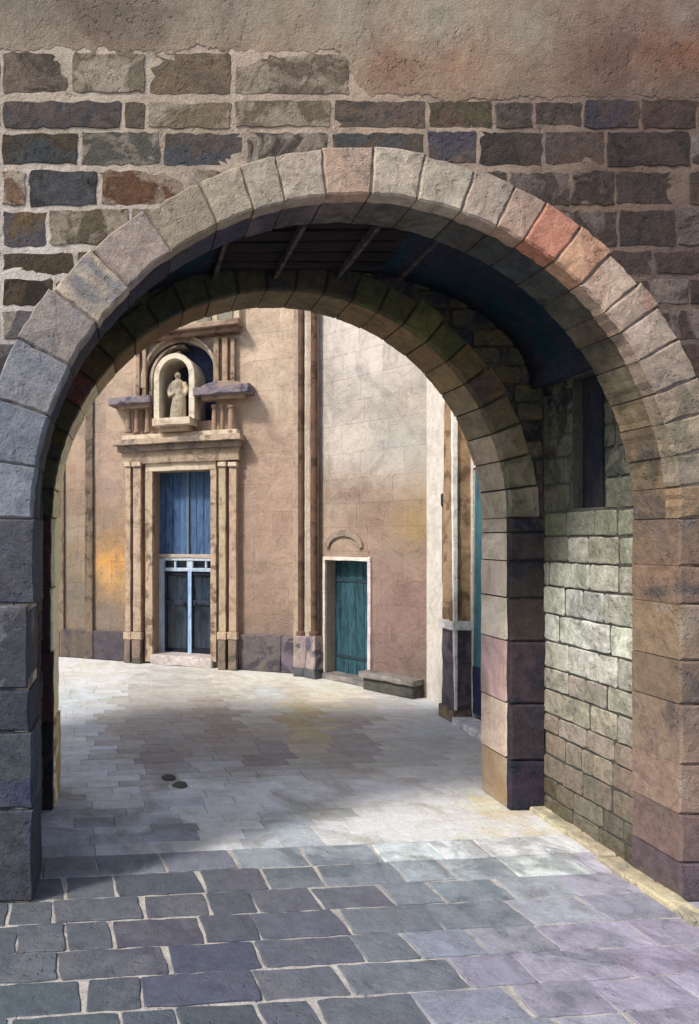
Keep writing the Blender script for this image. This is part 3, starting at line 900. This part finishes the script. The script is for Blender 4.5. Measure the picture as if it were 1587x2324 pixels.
# blue boarded transom in two leaves
for x0, x1 in ((346, 413), (417, 486)):
    mb = MB()
    nb = 4
    for k in range(nb):
        u0, u1 = x0 + (x1 - x0) * k / nb, x0 + (x1 - x0) * (k + 1) / nb
        bd(mb, u0 + .4, 1060, u1 - .4, 1259, -DP - .04, -DP + .01 + .008 * (k % 2), jit(C('3f6a9c'), .1), jit(C('28507c'), .1))
    mb.build('transom_panel', M_paint, cd)
leafpart('transom_post', [(412, 1060, 418, 1259, -DP - .04, -DP + .05, C('54708c'), C('6a7680'))])
mb = MB(); bd(mb, 346, 1270, 486, 1294, -DP - .1, -DP - .04, C('405058')); mb.build('fanlight', M_glass, cd)
for x0, x1 in ((361, 417), (421, 474)):
    lf = leafpart('door_leaf', [(x0, 1298, x0 + 5, 1510, -DP - .04, -DP + .02, C('24344a'), C('1c2438')), (x1 - 5, 1298, x1, 1510, -DP - .04, -DP + .02, C('24344a'), C('1c2438')),
                            (x0 + 5, 1298, x1 - 5, 1308, -DP - .04, -DP + .02, C('1c2034'), C('1c2438')), (x0 + 5, 1366, x1 - 5, 1376, -DP - .04, -DP + .02, C('303a4e'), C('242e44')),
                            (x0 + 5, 1478, x1 - 5, 1510, -DP - .04, -DP + .02, C('1a2236'), C('141a2c'))])
    mb = MB(); bd(mb, x0 + 5, 1308, x1 - 5, 1478, -DP - .06, -DP - .02, C('204040')); mb.build('glazing', M_glass, cd)
leafpart('meeting_stile', [(416, 1298, 424, 1510, -DP - .04, -DP + .06, C('9cc0e8'), C('7aa0d0'))])
mb = MB(); bd(mb, 346, 1487, 486, 1530, -.5, .12, C('c8bcb4'), C('b0a4a0'), .02); mb.build('threshold', M_dressed, cd)

for u in (406, 432):
    mb = MB()
    a_, z_ = PL.px(u, 1374)
    tube(mb, [PL.P(a_, z_, -DP), PL.P(a_, z_, -DP + .07)], [.035, .03], C('202428')); mb.build('handle', M_iron, cd)
# ---- twin engaged shafts in the corner between the two walls
mb = MB()
bx(mb, PL, 668, 500, 694, 1530, 0, .10, C('b89c82'), C('a08a70'))
bx(mb, PR, 704, 500, 724, 1530, 0, .10, C('c4b096'), C('b0987c'))
corner_p = mb.build('corner_pier', M_trim, church)
for xs, hh in ((684, .16), (713, .16)):
    pl = PL if xs < 700 else PR
    a, zb = pl.px(xs, 1442, hh)
    p0 = pl.P(a, 0, hh)
    mb = MB()
    tube(mb, [(p0[0], p0[1], z) for z in (zb, zb + .06, zb + .08, 5, HT - .4)], [.085, .085, .058, .058, .058], C('6a4c3a'), n=14)
    mb.t = [C('4a3426')] * len(mb.v)
    mb.build('engaged_shaft', M_trim, corner_p, smooth=False)
    mb = MB()
    stone(mb, rect(a - .1, a + .1, 0, zb), pl.P, .02, hh + .1, .015, C('a08c86'), C('5c5464'))
    stone(mb, rect(a - .12, a + .12, 0, .16), pl.P, .02, hh + .13, .015, C('5a5a60'), C('3c4048'))
    mb.build('shaft_pedestal', M_trim, corner_p)
mb = MB()
pp = PL.P(PL.len, 0, .14)
stone(mb, rect(-.045, .045, .62, HT - .4), lambda a, b, h: (pp[0] + a, pp[1] - h, b), -.12, .05, .01, C('e0ccb0'), C('d0b898'), amp=.003)
mb.build('corner_fillet', M_trim, corner_p)

# ---- small side door
mb = MB()
bx(mb, PR, 737, 1263, 742, 1560, 0, .05, C('d8c8b4'), C('c0b0a0'))
bx(mb, PR, 838, 1263, 845, 1560, 0, .05, C('d0c0c0'), C('c0a8b8'))
bx(mb, PR, 737, 1264, 845, 1272, 0, .055, C('dcd0bc'), C('c8b8a0'))
sd = mb.build('side_door', M_trim, church)
def sdp(name, boxes, mat=M_paint):
    mb = MB()
    for b in boxes: bx(mb, PR, *b)
    return mb.build(name, mat, sd)
hd = -.24
mb = MB()
a0, a1 = doorR[0], doorR[1]
for k in range(6):
    q0, q1 = a0 - .05 + (a1 - a0 + .1) * k / 6, a0 - .05 + (a1 - a0 + .1) * (k + 1) / 6
    stone(mb, rect(q0 + .003, q1 - .003, .02, doorR[3] + .03), PR.P, hd - .05, hd + random.choice([0, .004]), .006, jit(C('225a68'), .1), jit(C('163c46'), .1), amp=.001)
mb.build('door_leaf', M_paint, sd)
for zz in (.35, 1.65):
    mb = MB()
    stone(mb, rect(a0 + .02, a1 - .12, zz, zz + .05), PR.P, hd, hd + .02, .004, C('243c48'), amp=.001)
    mb.build('strap_hinge', M_iron, sd)
mb = MB(); tube(mb, [PR.P(a1 - .16, 1.0, hd), PR.P(a1 - .16, 1.0, hd + .05)], [.03, .03], C('30302c')); mb.build('handle', M_iron, sd)
# little segmental hood over it
mb = MB()
aL, zL = PR.px(742, 1240); aR2, _ = PR.px(826, 1240)
am, rw = (aL + aR2) / 2, (aR2 - aL) / 2
up = [(am + rw * math.cos(math.pi * i / 12), zL + .28 * math.sin(math.pi * i / 12)) for i in range(13)]
dn = [(am + rw * .82 * math.cos(math.pi * (12 - i) / 12), zL - .02 + .2 * math.sin(math.pi * (12 - i) / 12)) for i in range(13)]
m = 13; vv = []
for h in (0, .05): vv += [PR.P(a, b, h) for a, b in up] + [PR.P(a, b, h) for a, b in reversed(dn)]
f = []
for i in range(m - 1):
    f += [(i, i + 1, m + i + 1, m + i), (2 * m + i, 2 * m + i + 1, 3 * m + i + 1, 3 * m + i), (i, i + 1, 2 * m + i + 1, 2 * m + i), (m + i, m + i + 1, 3 * m + i + 1, 3 * m + i)]
f += [(0, m, 3 * m, 2 * m), (m - 1, 2 * m - 1, 4 * m - 1, 3 * m - 1)]
mb.add(vv, f, C('97826f'), C('7a6860')); mb.build('door_hood', M_trim, sd)
mb = MB(); bx(mb, PR, 735, 1536, 850, 1600, -.4, .1, C('8a8078'), C('6a6a6c'), .02); mb.build('threshold', M_dressed, sd)

# ---- stone bench against the side wall
bench = thing('stone_bench', PR.P(PR.px(905, 1570)[0], 0, .2), 'low dark stone bench against the church wall, right of the small blue door', 'bench')
mb = MB()
s0, s1 = PR.px(842, 1560)[0], PR.len - .02
stone(mb, rect(s0 - .02, s1, .20, .28), PR.P, .02, .3, .02, C('88807a'), C('6a665c'), amp=.004)
mb.build('bench_slab', M_dressed, bench)
mb = MB()
stone(mb, rect(s0 + .03, s1 - .03, 0, .20), PR.P, .02, .25, .02, C('54524a'), C('3c3e3e'), amp=.004)
mb.build('bench_base', M_dressed, bench)

# ---- statue in the niche (robed figure)
sb = PL.P(ca, zfoot, .1)
mb = MB()
Hs = PL.px(408, 846)[1] - zfoot
t, nn = PL.t, PL.n
def S(a, z, h): return Vector((sb[0], sb[1], zfoot)) + t * a * Hs + nn * h * Hs + Vector((0, 0, z * Hs))
tube(mb, [S(0, .0, 0), S(0, .08, 0), S(.02, .3, .02), S(.03, .45, .02), S(0, .62, 0), S(-.01, .74, 0), S(0, .80, 0), S(0, .83, 0), S(0, .86, .005)], [.17 * Hs, .165 * Hs, .15 * Hs, .14 * Hs, .125 * Hs, .135 * Hs, .12 * Hs, .07 * Hs, .045 * Hs], tw, n=16)
tube(mb, [S(0, .84, .01), S(0, .87, .015), S(0, .91, .02), S(0, .95, .015), S(0, .985, .005), S(0, 1.0, 0)], [.04 * Hs, .055 * Hs, .068 * Hs, .066 * Hs, .04 * Hs, .01 * Hs], tw, n=14)
tube(mb, [S(-.12, .77, 0), S(-.18, .62, .03), S(-.13, .5, .12), S(-.03, .54, .17)], [.055 * Hs, .055 * Hs, .045 * Hs, .03 * Hs], tw, n=10)
tube(mb, [S(.12, .77, 0), S(.19, .62, .02), S(.17, .5, .1), S(.08, .6, .16)], [.055 * Hs, .055 * Hs, .045 * Hs, .03 * Hs], tw, n=10)
for k in range(7):
    u = -.13 + .26 * k / 6
    tube(mb, [S(u, .01, .12 - abs(u) * .4), S(u * .9, .25, .11 - abs(u) * .4), S(u * .6, .5, .1 - abs(u) * .3)], [.025 * Hs, .022 * Hs, .012 * Hs], tw, n=8)
tube(mb, [S(.0, .93, .085), S(0, .905, .095)], [.01 * Hs, .016 * Hs], tw, n=8)
tube(mb, [S(0, -.03, 0), S(0, 0.03, 0)], [.2 * Hs, .19 * Hs], tw, n=16)
st = mb.build('statue', M_trim)
st.data.attributes.remove(st.data.attributes['Tint'])
md = st.modifiers.new('fuse', 'REMESH'); md.mode = 'VOXEL'; md.voxel_size = .012
tag(st, 'small pale stone statue of a robed figure standing in the arched niche above the portal', 'statue')
ms = stone_mat('statue_stone', mott=.15, tide=0, gscale=60)
for nn_ in ms.node_tree.nodes:
    if nn_.type == 'ATTRIBUTE':
        for l in list(nn_.outputs['Color'].links):
            to = l.to_socket; ms.node_tree.links.remove(l)
            to.default_value = (*(C('c0aa88') if nn_.attribute_name == 'Col' else C('9c9078')), 1)
st.data.materials.clear(); st.data.materials.append(ms)

# =================================================================== HOUSE ON THE RIGHT
HX = 4.40
house = thing('house', (HX, 8.8, 0), 'pale plastered house on the right of the courtyard with a tall teal door', 'house')
PH = lambda a, b, h: (HX - h, a, b)      # a = Y, h = out to the left
HZT = 9.0
d0, d1 = 8.1, 9.10                        # teal doorway
mb = MB()
wall_grid(mb, [6.72, d0, d1, 10.60], [-.1, 3.3, HZT], [(d0, d1, -.1, 3.3)], PH, .3, C('dcd2c4'))
mb.add([PH(6.72, -.1, -4), PH(10.6, -.1, -4), PH(10.6, HZT, -4), PH(6.72, HZT, -4), PH(6.72, -.1, 0), PH(10.6, -.1, 0), PH(10.6, HZT, 0), PH(6.72, HZT, 0)],
       [(0, 1, 2, 3), (0, 3, 7, 4), (1, 2, 6, 5), (3, 2, 6, 7)], C('c8bcac'))
mb.t = [C('d4c8b4')] * len(mb.v)
hw = mb.build('house_wall', M_plaster, house)
mb = MB()
stone(mb, rect(9.16, 9.46, 1.30, HZT - .1), PH, 0, .2, .02, C('a8845c'), C('7a5c3c'), step=.15)
stone(mb, rect(9.11, 9.51, 1.20, 1.32), PH, 0, .27, .02, C('e0dcd4', 1.05), C('c8c0b4'))
hp = mb.build('pilaster', M_trim, house)
mb = MB()
stone(mb, rect(9.14, 9.50, 0.0, 1.2), PH, 0, .23, .02, C('6a5c60'), C('4a4450'), step=.15)
stone(mb, rect(9.11, 9.53, 0.0, .16), PH, 0, .27, .02, C('84704c'), C('5a4a50'))
mb.build('pedestal', M_trim, hp)
for yy in (9.15,):
    mb = MB()
    stone(mb, rect(yy - .03, yy + .02, .16, HZT - .2), PH, .19, .25, .01, C('e4e0d8', 1.1), C('d0c8bc'), step=.2)
    mb.build('corner_bead', M_trim, hp)
mb = MB()
for k in range(5):
    stone(mb, rect(d0 + (d1 - d0) * k / 5 + .004, d0 + (d1 - d0) * (k + 1) / 5 - .004, .12, 3.28), PH, -.1, -.012 + .006 * (k % 2), .008, jit(C('2f7a80'), .08), C('2a5a72'), amp=.001)
hdoor = mb.build('house_door', M_paint, house)
mb = MB()
stone(mb, rect(d0, d1, .14, .75), PH, -.04, .008, .01, C('2a3458'), C('20284a'), amp=.002)
mb.build('kick_panel', M_paint, hdoor)
mb = MB(); tube(mb, [PH(d0 + .12, 1.15, -.03), PH(d0 + .12, 1.15, .04)], [.03, .035], C('8a7440')); mb.build('handle', M_iron, hdoor)
mb = MB()
stone(mb, rect(7.6, 9.105, 0, .09), PH, 0, .28, .02, C('d0ccc8', 1.1), C('b8a8b0'))
mb.build('doorstep', M_dressed, house)
# stub of rainwater pipe
mb = MB()
tube(mb, [(HX - .05, 9.83, z) for z in (1.75, 1.8, 2.85)], [.018, .025, .025], C('705440'))
tube(mb, [(HX - .05, 9.83, z) for z in (2.83, 2.86, 3.0, 3.02)], [.028, .042, .042, .03], C('2a2c48'))
mb.build('rainwater_pipe', M_iron, house)

# =================================================================== GROUND
mb = MB()
s = 400; GZ = -.009
mb.add([(-s, -s, GZ), (s, -s, GZ), (s, s, GZ), (-s, s, GZ)], [(0, 1, 2, 3)], C('a09888'), C('8e887c'))
mb.c = [C('b8b0a4')] * 4; mb.t = [C('a49c96')] * 4
tag(mb.build('ground', M_mortar), kind='structure')

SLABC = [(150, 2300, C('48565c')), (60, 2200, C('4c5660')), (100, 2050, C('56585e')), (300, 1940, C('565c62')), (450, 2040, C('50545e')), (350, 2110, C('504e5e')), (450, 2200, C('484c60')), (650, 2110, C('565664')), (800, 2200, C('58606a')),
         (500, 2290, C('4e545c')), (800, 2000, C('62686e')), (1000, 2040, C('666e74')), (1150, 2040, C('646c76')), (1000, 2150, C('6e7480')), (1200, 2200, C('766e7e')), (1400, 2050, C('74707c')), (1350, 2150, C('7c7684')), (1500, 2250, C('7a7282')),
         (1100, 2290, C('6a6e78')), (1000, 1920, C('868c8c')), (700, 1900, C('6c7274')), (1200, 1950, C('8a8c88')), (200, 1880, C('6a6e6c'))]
def gpx(X, Y):
    Y = max(Y, 1.5)
    return VX + F * X / Y, VY + F * EYE / Y
th = R(5.5)
ct, sn = math.cos(th), math.sin(th)
def Pg(a, b, h):        # rows run slightly askew to the gate
    return (ACX + a * ct - b * sn, 4.6 + a * sn + b * ct, h)
mb = MB()
b = -6.2
while b < .72:
    rh = random.uniform(.25, .34)
    a = -6 - random.uniform(0, .5)
    while a < 7:
        w = random.uniform(.28, .66)
        x, y, _ = Pg(a + w / 2, b + rh / 2, 0)
        gx, gy = gpx(x, y)
        gx = max(-100, min(1700, gx)); gy = min(gy, 2330)
        c = jit(idw(SLABC, gx, gy, 3), .12, .025)
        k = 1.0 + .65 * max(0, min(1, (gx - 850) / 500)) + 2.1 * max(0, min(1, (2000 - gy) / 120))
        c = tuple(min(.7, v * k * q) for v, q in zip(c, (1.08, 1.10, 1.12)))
        sk = random.uniform(-.025, .025)
        g = (.0105 if gx < 1000 else .007) * random.uniform(.7, 1.2)
        poly = [(a + g, b + g), (a + w - g, b + g), (a + w - g + sk, b + rh - g), (a + g + sk, b + rh - g)]
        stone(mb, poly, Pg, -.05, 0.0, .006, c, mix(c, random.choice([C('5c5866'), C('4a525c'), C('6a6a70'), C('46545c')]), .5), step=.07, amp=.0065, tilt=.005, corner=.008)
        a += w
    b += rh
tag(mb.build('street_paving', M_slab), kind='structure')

SETC = [(200, 1560, C('a8aca8')), (600, 1570, C('a0a09a')), (900, 1600, C('aaa59c')), (300, 1640, C('92887a')), (500, 1650, C('8a7c6c')), (680, 1640, C('9c8a5c')), (800, 1680, C('8c8278')), (350, 1720, C('847a72')), (600, 1710, C('827670')),
        (950, 1700, C('a09c94')), (1000, 1640, C('a8a8a4')), (250, 1800, C('b0b0a6')), (600, 1790, C('aaa89c')), (900, 1770, C('a8a294')), (500, 1850, C('b4b4aa')), (900, 1850, C('b8b8ae')), (1150, 1850, C('c0b088')), (1050, 1800, C('b0aca0')),
        (200, 1510, C('c0b8a8')), (600, 1535, C('bfb094')), (750, 1545, C('c4b498')), (160, 1700, C('b4b4ac')), (160, 1620, C('a8acac')), (1080, 1900, C('b4b0a4')), (400, 1890, C('7a7c7e')), (200, 1880, C('6c6e72')), (650, 1895, C('7e8080')), (150, 1850, C('84868a'))]
mb = MB()
while b < 10.5:
    rh = random.uniform(.15, .21)
    a = -6.5 - random.uniform(0, .3)
    while a < 4.5:
        w = random.uniform(.26, .62)
        x, y, _ = Pg(a + w / 2, b + rh / 2, 0)
        gx, gy = gpx(x, y)
        c = jit(idw(SETC, max(50, min(1200, gx)), gy, 3), .07, .025)
        stone(mb, rect(a + .0022, a + w - .0022, b + .0022, b + rh - .0022), Pg, -.008, 0.0, .003, tuple(min(.62, v * (1.35 + .75 * max(0, min(1, (gy - 1730) / 70)) + .3 * max(0, min(1, (1600 - gy) / 60))) * q) for v, q in zip(c, (.95, 1.0, 1.09))), tuple(min(.58, v * 1.2) for v in c), step=.2, amp=.003, tilt=.0012)  # setts brightened near gate and church, sunlit bands put into colour
        a += w
    b += rh
tag(mb.build('courtyard_paving', M_sett), kind='structure')

# two small dark stones and a pale splinter of stone on the paving
def cobble(px_, py_, r, label):
    X, Y = gpt(px_, py_)
    mb = MB()
    n = 12
    r *= 1.6
    stone(mb, [(X + r * math.cos(2 * math.pi * i / n) * random.uniform(.85, 1.1), Y + r * 1.2 * math.sin(2 * math.pi * i / n) * random.uniform(.85, 1.1)) for i in range(n)], lambda a, b_, h: (a, b_, h), -.01, .012, .008, C('5c5850'), C('45423e'), amp=.003, step=.05)
    tag(mb.build('round_stone', M_dressed), label, 'stone', group='round stones set in the courtyard paving')
cobble(384, 1766, .045, 'darker of the two small round worn stones set flush in the pale paving')
cobble(410, 1782, .05, 'paler of the two small round worn paving stones, nearer the street')

# =================================================================== LIGHT
D = Vector((.64, .40, -.76)).normalized()
sun = bpy.data.lights.new('sun', 'SUN'); sun.energy = 2.8; sun.angle = R(7); sun.color = (1, .95, .87)
so = bpy.data.objects.new('sun', sun); COL.objects.link(so)
so.rotation_euler = D.to_track_quat('-Z', 'Y').to_euler(); so.location = (-8, -4, 12)
w = bpy.data.worlds.new('World'); scene.world = w; w.use_nodes = True
nt = w.node_tree
sky = nt.nodes.new('ShaderNodeTexSky'); sky.sky_type = 'NISHITA'; sky.sun_disc = False
sky.sun_elevation = math.asin(-D.z); sky.sun_rotation = math.atan2(-D.x, -D.y)
sky.air_density = 1.0; sky.dust_density = 2.0
bg = nt.nodes['Background']; bg.inputs['Strength'].default_value = .15
nt.links.new(sky.outputs[0], bg.inputs['Color'])

cam = bpy.data.cameras.new('camera'); co = bpy.data.objects.new('camera', cam); COL.objects.link(co)
co.location = (0, 0, EYE); co.rotation_euler = (R(90), 0, 0)
cam.sensor_fit = 'HORIZONTAL'; cam.sensor_width = 36; cam.lens = F / 1587 * 36
cam.shift_x = (793.5 - VX) / 1587; cam.shift_y = (VY - 1161.5) / 1587
cam.clip_start = .05; cam.clip_end = 2000
scene.camera = co
vs = scene.view_settings
vs.view_transform = 'Standard'; vs.look = 'None'; vs.exposure = 0.5; vs.gamma = 1.0
